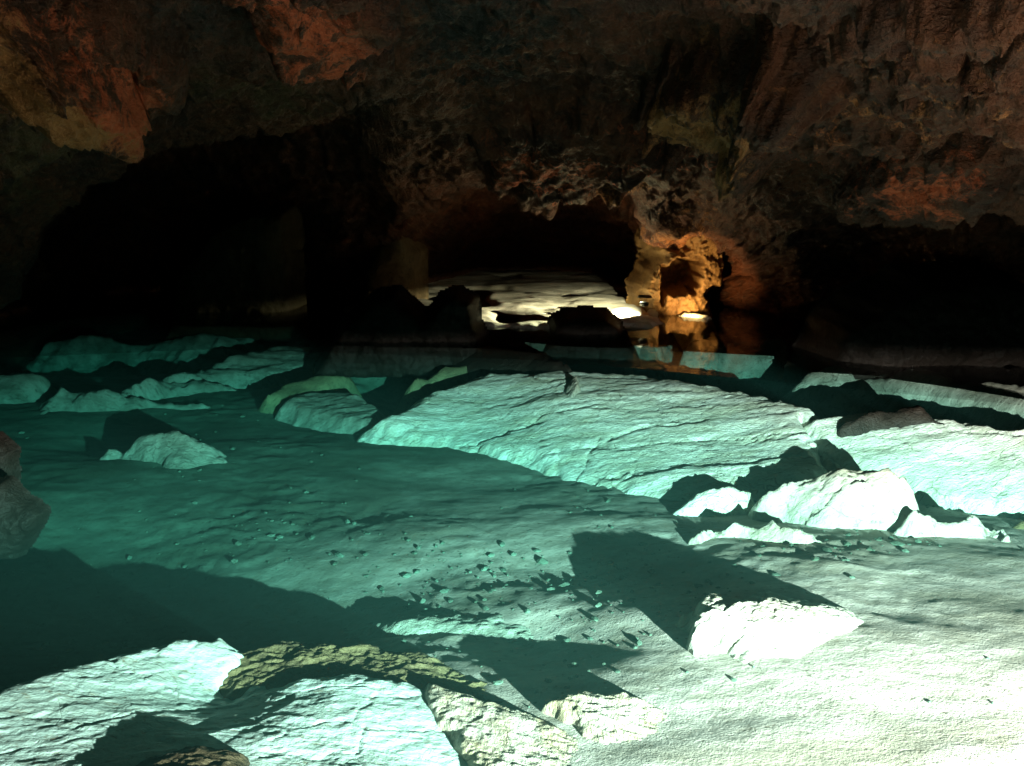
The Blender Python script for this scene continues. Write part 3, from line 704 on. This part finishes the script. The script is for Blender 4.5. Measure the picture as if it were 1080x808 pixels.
# ------------------------------------------------------------------ loose stones
def pebbles():
    n = 3000
    ico_v = []; ico_f = []
    import bmesh
    bm = bmesh.new(); bmesh.ops.create_icosphere(bm, subdivisions=1, radius=1.0)
    bv = np.array([v.co[:] for v in bm.verts]); bf = np.array([[v.index for v in f.verts] for f in bm.faces]); bm.free()
    py = 330 + 500 * rng.random(n) ** 0.8; px = rng.uniform(-60, 1140, n)
    Vs, Fs = [], []
    cnt = 0
    nb = 380                                               # coarser rubble gathered in the hollows of the middle floor
    cxy = [(600, 650, 60, 30), (520, 600, 70, 22), (640, 610, 40, 20), (330, 560, 90, 20), (120, 650, 50, 25), (900, 600, 60, 10)]
    pick = rng.integers(0, len(cxy), nb)
    px = np.concatenate([px, [cxy[k][0] + rng.normal() * cxy[k][2] for k in pick]]); py = np.concatenate([py, [cxy[k][1] + rng.normal() * cxy[k][3] for k in pick]])
    for idx, (a, b) in enumerate(zip(px, py)):
        if b < 325: continue
        x, y = at(a, b, -0.55)
        if y > 9 : continue
        if idx < n and fbm(np.array(x * 0.9), np.array(y * 0.9), 12.0, 2) < rng.uniform(-0.15, 0.45): continue
        if math.hypot(x - 2.4, y - 2.0) < 2.3 and idx < n and rng.random() < .93: continue
        r = 0.004 + 0.016 * rng.random() ** 4 + 0.0008 * y
        if idx >= n: r = 0.005 + 0.026 * rng.random() ** 4
        sc3 = r * np.array([rng.uniform(.8, 1.6), rng.uniform(.7, 1.2), rng.uniform(.4, .8)])
        th = rng.uniform(0, 6.28); c_, s_ = math.cos(th), math.sin(th)
        v = bv * (1 + rng.uniform(-.22, .22, (len(bv), 1))) * sc3
        v = np.stack([v[:, 0] * c_ - v[:, 1] * s_, v[:, 0] * s_ + v[:, 1] * c_, v[:, 2]], -1)
        z = float(floor_z(np.array([x]), np.array([y]))[0])
        Vs.append(v + [x, y, z + sc3[2] * 0.25]); Fs.append(bf + cnt); cnt += len(bv)
    o = link_mesh('pebbles', np.concatenate(Vs), np.concatenate(Fs), M_FLOOR, smooth=False)
    tag(o, 'loose pebbles strewn over the silty pool floor', 'pebbles', kind='stuff')
pebbles()

# ------------------------------------------------------------------ world: dim daylight from the cave mouth behind the viewer
w = bpy.data.worlds.new('World'); sc.world = w; w.use_nodes = True
N, L = w.node_tree.nodes, w.node_tree.links
bg = N['Background']; sky = N.new('ShaderNodeTexSky'); sky.sky_type = 'NISHITA'; sky.sun_disc = False
sky.sun_elevation = math.radians(20); sky.sun_rotation = math.radians(150)
L.new(sky.outputs[0], bg.inputs[0]); bg.inputs[1].default_value = 0.001

# ------------------------------------------------------------------ camera and render
cd = bpy.data.cameras.new('camera'); cam = bpy.data.objects.new('camera', cd); COL.objects.link(cam)
cd.sensor_width = 36; cd.lens = 36 * FPX / 1080; cd.clip_end = 200; cd.clip_start = 0.05
cam.location = (0, 0, CAMZ); cam.rotation_euler = (math.pi / 2 - PITCH, 0, 0)
sc.camera = cam
sc.view_settings.view_transform = 'Standard'; sc.view_settings.look = 'None'; sc.view_settings.exposure = 0; sc.view_settings.gamma = 1
sc.view_settings.use_curve_mapping = False
cy = sc.cycles
cy.max_bounces = 4; cy.diffuse_bounces = 3; cy.glossy_bounces = 2; cy.transparent_max_bounces = 12; cy.volume_bounces = 0
cy.use_adaptive_sampling = True; cy.adaptive_threshold = 0.02; cy.use_denoising = True; cy.caustics_reflective = False; cy.caustics_refractive = False
cy.sample_clamp_indirect = 4.0
